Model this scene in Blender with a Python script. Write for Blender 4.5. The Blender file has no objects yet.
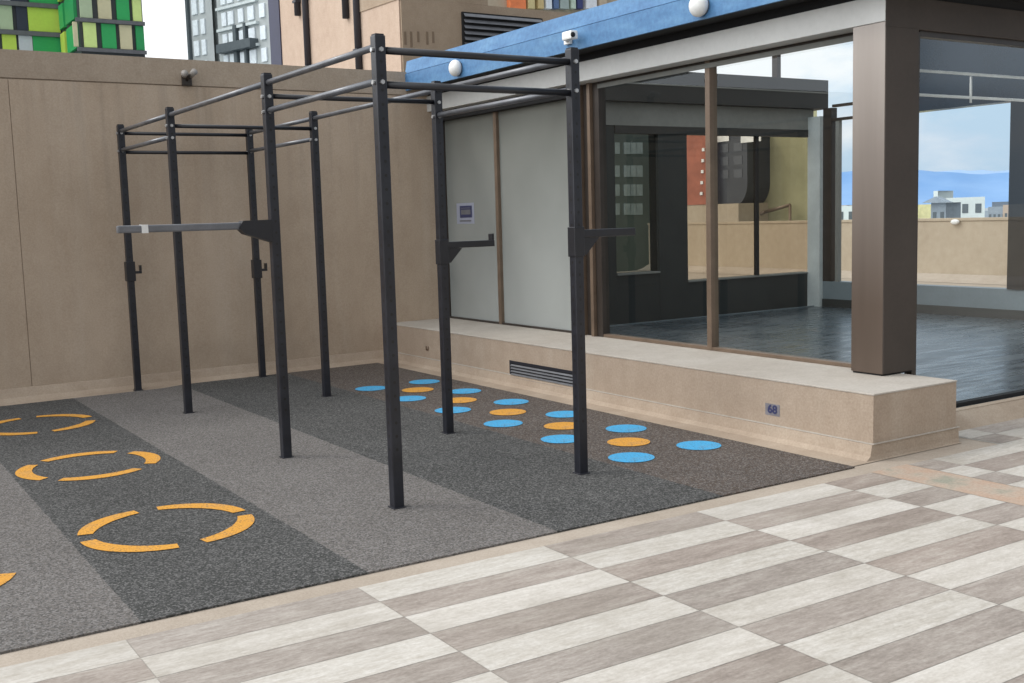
import bpy, bmesh, math, random
from mathutils import Vector, Matrix, noise
random.seed(7)
sc = bpy.context.scene
COL = sc.collection
H = 1.6
FPX, YAW, PIT, ROL = 1101.359, 1.00164089, 0.11315526, -0.02910678
R = math.radians

# ------------------------------------------------------------------ camera
F = Vector((math.cos(YAW)*math.cos(PIT), math.sin(YAW)*math.cos(PIT), -math.sin(PIT)))
Rt = F.cross(Vector((0, 0, 1))).normalized(); Up = Rt.cross(F)
R2 = Rt*math.cos(ROL) + Up*math.sin(ROL); U2 = -Rt*math.sin(ROL) + Up*math.cos(ROL)
cd = bpy.data.cameras.new('camera'); cam = bpy.data.objects.new('camera', cd); COL.objects.link(cam)
cd.sensor_width = 36; cd.lens = FPX*36/1024; cd.clip_end = 30000; cd.clip_start = 0.05
m = Matrix((R2, U2, -F)).transposed().to_4x4(); m.translation = Vector((0, 0, H)); cam.matrix_world = m
sc.camera = cam

def ray(px, py): return F + R2*((px-512)/FPX) - U2*((py-341.5)/FPX)
def at_y(px, py, y):
    r = ray(px, py); t = y/r.y; return Vector((0, 0, H)) + r*t
def at_x(px, py, x):
    r = ray(px, py); t = x/r.x; return Vector((0, 0, H)) + r*t
def at_d(px, py, d): return Vector((0, 0, H)) + ray(px, py)*d

# ------------------------------------------------------------------ materials
def srgb(r, g, b):
    f = lambda c: (c/255/12.92 if c/255 <= .04045 else ((c/255+.055)/1.055)**2.4)
    return (f(r), f(g), f(b), 1)
class N:
    def __init__(s, name):
        s.m = bpy.data.materials.new(name); s.m.use_nodes = True; s.t = s.m.node_tree; s.n = s.t.nodes; s.l = s.t.links
        s.n.clear(); s.out = s.n.new('ShaderNodeOutputMaterial'); s.co = s.n.new('ShaderNodeTexCoord')
    def add(s, typ, ins=None, **kw):
        nd = s.n.new(typ)
        for k, v in kw.items(): setattr(nd, k, v)
        for k, v in (ins or {}).items():
            if isinstance(v, bpy.types.NodeSocket): s.l.new(v, nd.inputs[k])
            else: nd.inputs[k].default_value = v
        return nd
    def noise(s, scale, detail=4, rough=.55, stretch=(1, 1, 1), coord='Object'):
        mp = s.add('ShaderNodeMapping', {'Vector': s.co.outputs[coord], 'Scale': stretch})
        return s.add('ShaderNodeTexNoise', {'Vector': mp.outputs[0], 'Scale': scale, 'Detail': detail, 'Roughness': rough}).outputs[0]
    def ramp(s, fac, stops, interp='LINEAR'):
        r = s.add('ShaderNodeValToRGB', {'Fac': fac}); cr = r.color_ramp; cr.interpolation = interp
        while len(cr.elements) < len(stops): cr.elements.new(.5)
        for e, (p, c) in zip(cr.elements, stops):
            e.position = p; e.color = c if isinstance(c, tuple) else (c, c, c, 1)
        return r.outputs[0]
    def mix(s, fac, a, b, mode='MIX'):
        nd = s.n.new('ShaderNodeMix'); nd.data_type = 'RGBA'; nd.blend_type = mode
        for i, v in ((0, fac), (6, a), (7, b)):
            if isinstance(v, bpy.types.NodeSocket): s.l.new(v, nd.inputs[i])
            else: nd.inputs[i].default_value = v
        return nd.outputs[2]
    def math(s, op, a, b=0.0):
        nd = s.n.new('ShaderNodeMath'); nd.operation = op
        for i, v in ((0, a), (1, b)):
            if isinstance(v, bpy.types.NodeSocket): s.l.new(v, nd.inputs[i])
            else: nd.inputs[i].default_value = v
        return nd.outputs[0]
    def bsdf(s, col, rough=.8, metal=0, bump=None, bs=.2, bd=.01, spec=.5):
        p = s.add('ShaderNodeBsdfPrincipled', {'Base Color': col, 'Roughness': rough, 'Metallic': metal, 'Specular IOR Level': spec})
        if bump is not None:
            b = s.add('ShaderNodeBump', {'Height': bump, 'Strength': bs, 'Distance': bd}); s.l.new(b.outputs[0], p.inputs['Normal'])
        s.l.new(p.outputs[0], s.out.inputs[0]); return s.m
def paint(name, c, rough=.5, metal=0, var=.12, scale=3, bs=.05, spec=.5):
    k = N(name); n1 = k.noise(scale, 5); n2 = k.noise(scale*14, 3)
    d = tuple(x*(1-var*1.6) for x in c[:3])+(1,); l = tuple(min(1, x*(1+var)) for x in c[:3])+(1,)
    col = k.ramp(k.math('ADD', k.math('MULTIPLY', n1, .7), k.math('MULTIPLY', n2, .3)), [(.3, d), (.7, l)])
    return k.bsdf(col, rough, metal, n2, bs, .004, spec)
def lin(r, g, b): return (r, g, b, 1)

def stucco(name, base, dark, light, streak=.5, speck=60, rough=.9):
    k = N(name)
    big = k.noise(.9, 6, .6); st = k.noise(2.2, 5, .6, (1, 1, .12)); sp = k.noise(speck, 3, .6); md = k.noise(7, 4)
    c = k.mix(k.ramp(big, [(.3, 0.0), (.72, 1.0)]), base, dark)
    c = k.mix(k.math('MULTIPLY', k.ramp(st, [(.5, 0.0), (.75, 1.0)]), streak), c, light)
    c = k.mix(k.math('MULTIPLY', k.ramp(st, [(.28, 1.0), (.45, 0.0)]), streak*.8), c, dark)
    c = k.mix(.28, c, k.ramp(sp, [(.35, .3), (.65, .72)]), 'SOFT_LIGHT')
    c = k.mix(.25, c, k.ramp(md, [(.3, .35), (.7, .7)]), 'SOFT_LIGHT')
    return k.bsdf(c, rough, 0, sp, .35, .006, .25)
M = {}
k = N('wall_render')                     # trowelled render with rain streaks below the coping and a grubby foot
sep = k.add('ShaderNodeSeparateXYZ', {'Vector': k.co.outputs['Object']}); zz_ = sep.outputs[2]
big = k.noise(.7, 6, .6); st = k.noise(2.6, 6, .62, (1, 1, .07)); st2 = k.noise(9, 4, .6, (1, 1, .05)); sp_ = k.noise(70, 3, .6); md = k.noise(4.5, 5, .6, (1, 1, .6))
c = k.mix(k.ramp(big, [(.32, 0.0), (.70, 1.0)]), lin(.485, .385, .295), lin(.425, .332, .248))
c = k.mix(k.math('MULTIPLY', k.ramp(st, [(.52, 0.0), (.74, 1.0)]), .5), c, lin(.53, .45, .37))
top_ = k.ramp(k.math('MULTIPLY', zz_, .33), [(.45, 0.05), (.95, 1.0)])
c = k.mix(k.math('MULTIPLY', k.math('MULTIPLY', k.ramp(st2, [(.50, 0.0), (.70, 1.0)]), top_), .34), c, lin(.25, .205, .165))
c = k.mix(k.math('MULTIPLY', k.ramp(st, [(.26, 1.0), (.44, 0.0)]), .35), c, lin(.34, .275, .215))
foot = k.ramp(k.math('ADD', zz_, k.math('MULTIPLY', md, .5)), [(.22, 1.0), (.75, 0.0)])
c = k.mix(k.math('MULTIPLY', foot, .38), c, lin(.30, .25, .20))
c = k.mix(.25, c, k.ramp(sp_, [(.35, .3), (.65, .72)]), 'SOFT_LIGHT'); c = k.mix(.35, c, k.ramp(md, [(.3, .38), (.7, .64)]), 'SOFT_LIGHT')
M['wall'] = k.bsdf(c, .9, 0, sp_, .3, .005, .2)
M['coping'] = stucco('coping_render', lin(.42, .342, .265), lin(.36, .288, .222), lin(.47, .395, .32), .3)
M['plinth'] = stucco('plinth_render', lin(.39, .31, .24), lin(.33, .258, .197), lin(.45, .385, .315), .45, 60)
M['plinth_top'] = stucco('plinth_cap', lin(.47, .43, .38), lin(.39, .345, .295), lin(.53, .50, .455), .3, 60)
M['cove'] = stucco('cove_aggregate', lin(.42, .34, .265), lin(.31, .24, .18), lin(.50, .43, .35), .35, 70)
M['concrete'] = stucco('beige_concrete', lin(.43, .365, .30), lin(.35, .29, .23), lin(.48, .42, .36), .2, 90)
M['parapet'] = stucco('parapet_render', lin(.44, .365, .275), lin(.38, .31, .23), lin(.48, .42, .33), .3)
M['black_steel'] = paint('black_powder_coat', lin(.010, .011, .016), .36, 0, .25, 8, .05, .6)
k = N('drilled_black_steel')
at = k.add('ShaderNodeAttribute', attribute_name='local'); sp = k.add('ShaderNodeSeparateXYZ', {'Vector': at.outputs['Vector']})
ac = k.math('MINIMUM', k.math('ABSOLUTE', sp.outputs[0]), k.math('ABSOLUTE', sp.outputs[1]))
fz = k.math('SUBTRACT', k.math('FRACT', k.math('DIVIDE', sp.outputs[2], .075)), .5); fz = k.math('MULTIPLY', fz, .075)
dd = k.math('SQRT', k.math('ADD', k.math('MULTIPLY', ac, ac), k.math('MULTIPLY', fz, fz)))
hole = k.math('MULTIPLY', k.math('LESS_THAN', dd, .0085), k.math('GREATER_THAN', sp.outputs[2], .3))
nn_ = k.noise(9, 5)
M['drilled_steel'] = k.bsdf(k.mix(hole, k.ramp(nn_, [(.3, lin(.006, .007, .012)), (.7, lin(.015, .017, .025))]), lin(.001, .001, .001)), .36, 0, None, spec=.6)
M['bolt'] = paint('zinc_bolt', lin(.6, .6, .6), .3, .8)
M['rail_steel'] = paint('sky_sheen_grey_rail', lin(.115, .12, .135), .33, .3, .25, 6, .05, .9)  # grey raised to carry the sky's sheen on the rail tops
M['tube_grey'] = paint('grey_tube', lin(.17, .175, .19), .35, .2, .15, 8)
M['white'] = paint('white_plastic', lin(.8, .8, .78), .4)
M['beam'] = paint('pale_grey_cladding', lin(.56, .56, .54), .45, 0, .08, 1.5)
M['post_brown'] = None
M['bronze'] = paint('bronze_aluminium', lin(.20, .145, .105), .4, .35, .15, 5)
M['bronze_dark'] = paint('dark_bronze_aluminium', lin(.05, .04, .034), .4, .3, .15, 5)
M['soffit'] = paint('black_and_soffit_shade', lin(.008, .008, .009), .8)  # near-black paints the shade under the roof overhang; reused for black parts
M['grille'] = paint('black_grille', lin(.012, .013, .02), .5)
M['floor_dark'] = None
M['fascia_dark'] = paint('dark_fascia', lin(.026, .026, .024), .6, 0, .12, 2)
M['lintel'] = paint('grey_plaster', lin(.21, .215, .20), .8, 0, .12, 1.2)
M['pier'] = paint('charcoal_plaster', lin(.026, .030, .029), .7)
M['sill'] = paint('sill_wall_paint', lin(.17, .21, .23), .5, 0, .1, 2)
M['jamb'] = paint('pale_jamb', lin(.55, .60, .60), .5)
M['header'] = paint('dark_glossy_panel', lin(.008, .013, .022), .2, 0, .3, 1.2, 0, .4)
M['brick_red'] = paint('red_plaster', lin(.36, .12, .075), .8, 0, .25, 2)
M['yellow_wall'] = stucco('yellow_render', lin(.36, .345, .21), lin(.29, .28, .17), lin(.42, .40, .27), .4)
M['cream_wall'] = stucco('cream_render', lin(.50, .385, .30), lin(.45, .34, .265), lin(.54, .43, .35), .35)
M['tan_wall'] = stucco('tan_render', lin(.37, .29, .215), lin(.31, .235, .17), lin(.42, .34, .26), .45)
M['drain'] = paint('dark_pipe', lin(.03, .03, .04), .6)
M['navy'] = paint('navy_trim', lin(.018, .02, .055), .6)

k = N('column_cladding')                 # brushed grey-brown metal, light at its head painted into the colour
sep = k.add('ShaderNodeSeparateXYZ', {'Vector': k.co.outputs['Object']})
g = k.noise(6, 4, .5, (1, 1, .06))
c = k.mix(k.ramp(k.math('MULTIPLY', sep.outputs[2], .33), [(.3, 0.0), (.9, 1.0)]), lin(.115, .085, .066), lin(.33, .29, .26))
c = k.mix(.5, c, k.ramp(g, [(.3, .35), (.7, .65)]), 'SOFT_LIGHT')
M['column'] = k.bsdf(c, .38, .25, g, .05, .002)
M['beam_shaded'] = paint('shaded_beam_cladding', lin(.060, .048, .040), .6, 0, .12, 2, .05, .3)  # dark tone puts the shade of the front-facing sides into the colour

k = N('blue_roof_cladding')
a = k.noise(2.0, 6, .6, (1, 1, 4)); b = k.noise(25, 4, .6)
c = k.ramp(a, [(.3, lin(.05, .15, .31)), (.5, lin(.07, .19, .37)), (.7, lin(.10, .235, .41))])
c = k.mix(.5, c, k.ramp(b, [(.3, .3), (.7, .7)]), 'SOFT_LIGHT')
M['blue'] = k.bsdf(c, .6, 0, b, .2, .004)

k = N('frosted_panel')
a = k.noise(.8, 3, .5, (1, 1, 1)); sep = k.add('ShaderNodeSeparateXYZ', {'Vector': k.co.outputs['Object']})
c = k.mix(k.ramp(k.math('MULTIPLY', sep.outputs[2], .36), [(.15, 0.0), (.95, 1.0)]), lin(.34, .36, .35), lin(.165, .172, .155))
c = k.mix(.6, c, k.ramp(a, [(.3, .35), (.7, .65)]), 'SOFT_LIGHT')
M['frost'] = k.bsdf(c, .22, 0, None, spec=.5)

def glass(name, tint, boost=1.0, base=.022):
    k = N(name)
    t = k.add('ShaderNodeBsdfTransparent', {'Color': tint}); g = k.add('ShaderNodeBsdfGlossy', {'Color': lin(.9, .95, 1), 'Roughness': 0.0})
    f = k.add('ShaderNodeLayerWeight', {'Blend': .5}); s5 = k.math('POWER', f.outputs['Facing'], 5.0)
    fac = k.math('MULTIPLY', k.math('ADD', k.math('MULTIPLY', s5, .94), base), boost)
    mx = k.add('ShaderNodeMixShader', {0: fac, 1: t.outputs[0], 2: g.outputs[0]}); k.l.new(mx.outputs[0], k.out.inputs[0]); return k.m
M['glass'] = glass('clear_glass', lin(.88, .91, .90), 1.0, .032)
M['glass_right'] = glass('side_glass', lin(.90, .93, .93), 1.3, .055)
M['glass_bronze'] = glass('bronze_glass', lin(.66, .60, .52), .6)
M['glass_dark'] = glass('smoked_glass', lin(.25, .265, .255), .4)

k = N('interior_floor')
a = k.noise(1.3, 5, .6, (1, 1, 1)); b = k.noise(5, 3, .5, (.5, 3, 1))
c = k.ramp(a, [(.3, lin(.032, .045, .056)), (.7, lin(.062, .082, .096))])
c = k.mix(k.math('MULTIPLY', k.ramp(b, [(.5, 0.0), (.7, 1.0)]), .3), c, lin(.12, .14, .155))  # pale streaks paint reflected clouds into the floor colour
M['floor_dark'] = k.bsdf(c, k.ramp(b, [(.3, .18), (.7, .4)]), 0, b, .08, .01)

# granulated rubber, one sheet in stripes
EDG = [-4.2, -3.15, -2.1, -1.05, -.05, 1.0, 2.05, 3.09, 4.2, 5.6]
TON = ['L', 'D', 'L', 'D', 'L', 'D', 'L', 'D', 'B']
TC = {'L': lin(.150, .137, .127), 'D': lin(.060, .060, .057), 'B': lin(.098, .076, .062)}
k = N('rubber_granules')
sep = k.add('ShaderNodeSeparateXYZ', {'Vector': k.co.outputs['Object']})
wob = k.noise(38, 3, .6)
xx = k.math('ADD', sep.outputs[0], k.math('MULTIPLY', k.math('SUBTRACT', wob, .5), .035))
fac = k.math('DIVIDE', k.math('ADD', xx, 4.2), 10.0)
c = k.ramp(fac, [((EDG[i]+4.2)/10, TC[TON[i]]) for i in range(9)], 'CONSTANT')
vor = k.add('ShaderNodeTexVoronoi', {'Vector': k.co.outputs['Object'], 'Scale': 130.0}); vs = k.add('ShaderNodeSeparateColor', {'Color': vor.outputs['Color']})
c = k.mix(k.math('MULTIPLY', k.ramp(vs.outputs[0], [(.60, 0.0), (.64, 1.0)]), .30), c, lin(.36, .345, .34))
c = k.mix(k.math('MULTIPLY', k.ramp(vs.outputs[1], [(.62, 0.0), (.68, 1.0)]), .46), c, lin(.015, .017, .018))
big = k.noise(1.1, 4); c = k.mix(.35, c, k.ramp(big, [(.3, .35), (.7, .65)]), 'SOFT_LIGHT')
gr = k.noise(60, 4, .7)
M['rubber'] = k.bsdf(c, .95, 0, gr, .8, .008, .2)

def mark(name, c):
    k = N(name); n = k.noise(90, 4, .7); w = k.noise(6, 4)
    d = tuple(x*.72 for x in c[:3])+(1,)
    cc = k.mix(k.ramp(n, [(.38, 1.0), (.55, 0.0)]), c, d); v_ = k.add('ShaderNodeTexVoronoi', {'Vector': k.co.outputs['Object'], 'Scale': 130.0}); q_ = k.add('ShaderNodeSeparateColor', {'Color': v_.outputs['Color']}); cc = k.mix(k.math('MULTIPLY', k.math('GREATER_THAN', k.math('ADD', q_.outputs[0], k.math('MULTIPLY', w, .5)), 1.17), .55), cc, lin(.07, .068, .062)); cc = k.mix(k.math('MULTIPLY', k.ramp(w, [(.5, 0.0), (.8, 1.0)]), .25), cc, lin(.3, .28, .26))
    return k.bsdf(cc, .9, 0, n, .6, .006, .2)
M['orange'] = mark('orange_granules', lin(.70, .34, .060)); M['sky_blue'] = mark('blue_granules', lin(.080, .40, .70))

k = N('plank_tile')
at = k.add('ShaderNodeAttribute', attribute_name='tone'); sp = k.add('ShaderNodeSeparateColor', {'Color': at.outputs['Color']})
off = k.add('ShaderNodeVectorMath', {0: k.co.outputs['Object'], 1: at.outputs['Color']}, operation='ADD')
def gn(scale, st, det=5, rg=.6):
    mp = k.add('ShaderNodeMapping', {'Vector': off.outputs[0], 'Scale': st}); return k.add('ShaderNodeTexNoise', {'Vector': mp.outputs[0], 'Scale': scale, 'Detail': det, 'Roughness': rg}).outputs[0]
g1 = gn(2.6, (1, 4.5, 1), 6, .65); g2 = gn(8, (1, 5, 1), 7, .75); g4 = gn(45, (1, 1.6, 1), 4, .7); g3 = gn(.7, (1, 1, 1), 3)
wt = k.ramp(g1, [(.3, lin(.46, .42, .365)), (.7, lin(.585, .545, .495))])
gy = k.ramp(g1, [(.28, lin(.245, .198, .165)), (.5, lin(.335, .278, .238)), (.72, lin(.43, .38, .33))])
wt = k.mix(k.math('MULTIPLY', sp.outputs[1], .55), wt, k.ramp(g2, [(.3, lin(.43, .385, .32)), (.7, lin(.58, .56, .52))]))
gy = k.mix(k.math('MULTIPLY', sp.outputs[1], .5), gy, k.ramp(g2, [(.3, lin(.24, .215, .19)), (.7, lin(.38, .355, .32))]))
c = k.mix(sp.outputs[0], wt, gy)
c = k.mix(.55, c, k.ramp(g2, [(.34, .34), (.66, .64)]), 'SOFT_LIGHT'); c = k.mix(.4, c, k.ramp(g3, [(.3, .30), (.7, .66)]), 'SOFT_LIGHT')
c = k.mix(.5, c, k.ramp(g4, [(.34, .30), (.66, .68)]), 'SOFT_LIGHT')
c = k.mix(.8, c, k.ramp(sp.outputs[2], [(0, .42), (1, .56)]), 'SOFT_LIGHT')
dirt = k.noise(1.3, 6, .65); c = k.mix(k.math('MULTIPLY', k.ramp(dirt, [(.52, 0.0), (.72, 1.0)]), .35), c, lin(.27, .235, .19))
M['plank'] = k.bsdf(c, .62, 0, g2, .12, .003, .3)
k = N('stained_strip'); a = k.noise(3, 5, .6); b = k.noise(55, 4, .7)
c = k.ramp(a, [(.34, lin(.30, .29, .23)), (.44, lin(.42, .34, .27)), (.56, lin(.44, .31, .23)), (.66, lin(.46, .37, .29)), (.75, lin(.48, .42, .35))]); c = k.mix(.6, c, k.ramp(b, [(.3, .3), (.7, .7)]), 'SOFT_LIGHT')
M['strip'] = k.bsdf(c, .9, 0, b, .4, .006, .2)
k = N('grout'); a = k.noise(20, 3); M['grout'] = k.bsdf(k.ramp(a, [(.3, lin(.36, .33, .29)), (.7, lin(.46, .43, .38))]), .9)
M['city_ground'] = paint('hazy_city_ground', lin(.36, .40, .42), .9, 0, .2, .02)
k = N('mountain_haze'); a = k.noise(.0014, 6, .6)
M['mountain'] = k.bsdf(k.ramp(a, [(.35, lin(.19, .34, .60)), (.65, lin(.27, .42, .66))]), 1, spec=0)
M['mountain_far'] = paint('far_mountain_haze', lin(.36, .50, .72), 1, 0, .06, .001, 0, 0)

# ------------------------------------------------------------------ mesh helpers
def box(bm, x0, x1, y0, y1, z0, z1, bev=0):
    r = bmesh.ops.create_cube(bm, size=1, matrix=Matrix.Translation(((x0+x1)/2, (y0+y1)/2, (z0+z1)/2)) @ Matrix.Diagonal((abs(x1-x0), abs(y1-y0), abs(z1-z0), 1)))
    if bev:
        es = list({e for v in r['verts'] for e in v.link_edges}); bmesh.ops.bevel(bm, geom=es, offset=bev, segments=2, profile=.6, affect='EDGES')
def quad(bm, *ps):
    return bm.faces.new([bm.verts.new(p) for p in ps])
def prism(bm, prof, axis, a, b):
    """extrude a closed 2-D profile along an axis; profile in the other two axes (cyclic order x,y,z)"""
    def p3(p, t):
        return {'x': (t, p[0], p[1]), 'y': (p[0], t, p[1]), 'z': (p[0], p[1], t)}[axis]
    A = [bm.verts.new(p3(p, a)) for p in prof]; B = [bm.verts.new(p3(p, b)) for p in prof]; n = len(prof)
    for i in range(n): bm.faces.new((A[i], A[(i+1) % n], B[(i+1) % n], B[i]))
    bm.faces.new(A); bm.faces.new(list(reversed(B))); bmesh.ops.recalc_face_normals(bm, faces=bm.faces[:])
def cyl(bm, p, q, r, seg=16, r2=None):
    p = Vector(p); q = Vector(q); d = q-p
    mt = Matrix.Translation((p+q)/2) @ d.to_track_quat('Z', 'Y').to_matrix().to_4x4()
    return bmesh.ops.create_cone(bm, cap_ends=True, segments=seg, radius1=r, radius2=r if r2 is None else r2, depth=d.length, matrix=mt)
def obj(name, bm, mat, parent=None, smooth=False, **props):
    me = bpy.data.meshes.new(name); bm.normal_update(); bm.to_mesh(me); bm.free()
    if smooth:
        for p in me.polygons: p.use_smooth = True
    me.materials.append(M[mat] if isinstance(mat, str) else mat)
    o = bpy.data.objects.new(name, me); COL.objects.link(o)
    if parent is not None:
        o.parent = parent; o.location = -parent_origin(parent)
    for k_, v in props.items(): o[k_] = v
    return o
def parent_origin(p):
    v = Vector((0, 0, 0))
    while p is not None: v += p.location; p = p.parent
    return v
def thing(name, label, cat, loc=(0, 0, 0), group=None):
    o = bpy.data.objects.new(name, None); o.empty_display_size = .2; COL.objects.link(o); o.location = loc
    o['label'] = label; o['category'] = cat
    if group: o['group'] = group
    return o
def tag(o, label, cat, group=None):
    o['label'] = label; o['category'] = cat
    if group: o['group'] = group
    return o
def B(): return bmesh.new()
def bx(name, mat, parent, x0, x1, y0, y1, z0, z1, bev=0, **p):
    bm = B(); box(bm, x0, x1, y0, y1, z0, z1, bev); return obj(name, bm, mat, parent, **p)
def struct(name, bm, mat): return obj(name, bm, mat, None, kind='structure')

# ------------------------------------------------------------------ ground
bm = B(); n = 48; vs = []
ctr = bm.verts.new((0, 0, -30))
ring = [bm.verts.new((15000*math.cos(2*math.pi*i/n), 15000*math.sin(2*math.pi*i/n), -30)) for i in range(n)]
for i in range(n): bm.faces.new((ctr, ring[i], ring[(i+1) % n]))
struct('city_ground', bm, 'city_ground')
bm = B(); box(bm, -9, 20.3, -9, 24, -.6, -.004); struct('terrace_slab', bm, 'concrete')

TX, TY, TL, TW = .937, 4.329, .9911, .2222
bm = B(); tone = bm.loops.layers.float_color.new('tone')
S0, S1 = 5.32, 5.66
for a in range(-9, 12):
    for i in range(-2, 52):
        x0, x1 = TX+a*TL, TX+(a+1)*TL; y1 = TY-i*TW; y0 = y1-TW
        if i < 0 and x0 < 5.7: continue
        spans = [(x0, x1)]
        if x0 < S0 < x1 or x0 < S1 < x1: spans = [(x0, min(x1, S0)), (max(x0, S1), x1)]
        if i < 0: spans = [(max(s[0], 6.62 if i < 0 else s[0]), s[1]) for s in spans]
        for (s0, s1) in spans:
            if s1-s0 < .03: continue
            gp = .0014
            f = quad(bm, (s0+gp, y0+gp, 0), (s1-gp, y0+gp, 0), (s1-gp, y1-gp, 0), (s0+gp, y1-gp, 0))
            v = (float((a+i) % 2 == 0), random.random(), random.random(), 1)
            for l in f.loops: l[tone] = v
struct('plank_tile_paving', bm, 'plank')
bm = B(); quad(bm, (-8, -7.2, -.002), (S0, -7.2, -.002), (S0, TY+.004, -.002), (-8, TY+.004, -.002)); quad(bm, (S1, -7.2, -.002), (12, -7.2, -.002), (12, TY, -.002), (S1, TY, -.002)); quad(bm, (6.6, TY, -.002), (12, TY, -.002), (12, TY+.45, -.002), (6.6, TY+.45, -.002))
struct('tile_grout', bm, 'grout')
bm = B(); quad(bm, (S0+.003, -7.2, 0), (S1-.003, -7.2, 0), (S1-.003, 4.34, 0), (S0+.003, 4.34, 0)); struct('stained_drain_strip', bm, 'strip')

# rubber sheet, back edge slightly skewed with the wall
def wy(x): return 10.94 + .035*(x-1.4)          # foot of the back wall's skirting
bm = B()
nx = 60; top = []; low = []
pts = [(-4.15, 4.478)] + [(5.345, 4.478)] + [(5.345, 11.3-.22)]
back = []
for i in range(40):
    x = 5.345 - (5.345+4.15)*i/39
    back.append((x, wy(x) + (.10 if 3.05 < x else 0) - (0 if x > 3.05 else .0)))
poly = [(-4.15, 4.478), (5.345, 4.478)] + back
for a_ in range(1): prism(bm, poly, 'z', -.003, .006)
struct('rubber_floor', bm, 'rubber')

# ------------------------------------------------------------------ floor markings
def disc(name, cx, cy, r, mat, label, cat, group):
    bm = B(); nn = 40
    vs = [bm.verts.new((r*math.cos(2*math.pi*i/nn)*(1+random.uniform(-.01, .01)), r*math.sin(2*math.pi*i/nn), 0)) for i in range(nn)]
    bm.faces.new(vs); o = obj(name, bm, mat); o.location = (cx, cy, .010); return tag(o, label, cat, group)
ORD = ['nearest the paving', 'second from the paving', 'third from the paving', 'fourth from the paving', 'fifth from the paving', 'farthest from the paving']
ORO = ORD[:4] + ['farthest from the paving']
for kk in range(6):
    disc('floor_dot', 5.040, 5.55+.79*kk, .152, 'sky_blue', 'light blue rubber dot in the row along the plinth, '+ORD[kk], 'floor marking', 'blue dots inlaid in the rubber floor')
for kk in range(5):
    disc('floor_dot', 4.750, 5.95+.785*kk, .150, 'orange', 'orange rubber dot in the middle row of dots, '+ORO[kk], 'floor marking', 'orange dots inlaid in the rubber floor')
for kk in range(6):
    disc('floor_dot', 4.455, 5.555+.785*kk, .152, 'sky_blue', 'light blue rubber dot in the row beside the rig posts, '+ORD[kk], 'floor marking', 'blue dots inlaid in the rubber floor')
def arc_bm(a0, a1, r=.41, w=.104):
    bm = B(); nn = 22; top = []; bot = []
    for i in range(nn+1):
        t = i/nn; a = R(a0+(a1-a0)*t); ww = w*(.74+.26*math.sin(math.pi*t))
        top.append(bm.verts.new(((r+ww/2)*math.cos(a), (r+ww/2)*math.sin(a), 0))); bot.append(bm.verts.new(((r-ww/2)*math.cos(a), (r-ww/2)*math.sin(a), 0)))
    for i in range(nn): bm.faces.new((bot[i], top[i], top[i+1], bot[i+1]))
    bmesh.ops.recalc_face_normals(bm, faces=bm.faces[:]); return bm
QA = [(5, 82), (-80, -8), (-177, -98), (98, 165)]
QB = [(53, 124), (-34, 36), (-127, -55), (140, 216)]
QC = [(8, 82), (-84, -18), (-150, -100), (100, 170)]
for (cx, cy, Q, lb) in [(1.52, 5.85, QA, 'broken orange ring on the dark stripe, nearest the paving'), (1.52, 7.73, QB, 'broken orange ring on the dark stripe, middle of three'),
                        (1.52, 9.67, QC, 'broken orange ring on the dark stripe, closest to the back wall'), (.30, 5.65, [(36, 106), (-97, -21), (-177, -118), (125, 165)], 'broken orange ring on the light grey stripe, cut by the left edge of the photo')]:
    t = thing('floor_ring', lb, 'floor marking', (cx, cy, .010), 'broken orange rings on the rubber floor')
    for a0, a1 in Q:
        o = obj('arc', arc_bm(a0, a1), 'orange'); o.parent = t

# ------------------------------------------------------------------ back wall
wall = thing('boundary_wall', 'tall beige rendered wall closing the back of the exercise area', 'wall', (0, 11.25, 0))
def wf(x, d=0): return wy(x)+.27+d              # face of the wall
def skew_box(bm, x0, x1, d0, d1, z0, z1):
    vs = [bm.verts.new((x, wf(x, d), z)) for z in (z0, z1) for (x, d) in ((x0, d0), (x1, d0), (x1, d1), (x0, d1))]
    for f in ((3, 2, 1, 0), (4, 5, 6, 7), (0, 1, 5, 4), (1, 2, 6, 5), (2, 3, 7, 6), (3, 0, 4, 7)): bm.faces.new([vs[i] for i in f])
bm = B()
for x0, x1 in ((-8.6, -2.303), (-2.297, 1.737), (1.743, 6.3)): skew_box(bm, x0, x1, 0, .0115, 0, 2.995)
skew_box(bm, -8.6, 6.3, .012, .25, 0, 2.995)
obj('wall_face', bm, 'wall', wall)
bm = B(); skew_box(bm, -8.6, 6.3, -.004, .27, 3.007, 3.262); obj('coping', bm, 'coping', wall)
bm = B(); skew_box(bm, -8.6, 6.3, .012, .25, 2.995, 3.007); obj('shadow_joint', bm, 'cove', wall)
bm = B()
for x0, x1 in ((-8.6, 5.60),):
    segs = 20
    for i in range(segs):
        xa = x0+(x1-x0)*i/segs; xb = x0+(x1-x0)*(i+1)/segs
        P = []
        for x in (xa, xb):
            P.append([(x, wf(x, -.27), -.001), (x, wf(x, -.12), .008), (x, wf(x, -.05), .04), (x, wf(x, -.015), .118), (x, wf(x, .0)-.001, .122)])
        for j in range(4): quad(bm, P[0][j], P[1][j], P[1][j+1], P[0][j+1])
obj('skirting', bm, 'cove', wall)
M['lamp_shell'] = paint('dull_lamp_shell', lin(.36, .33, .30), .5)
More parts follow.
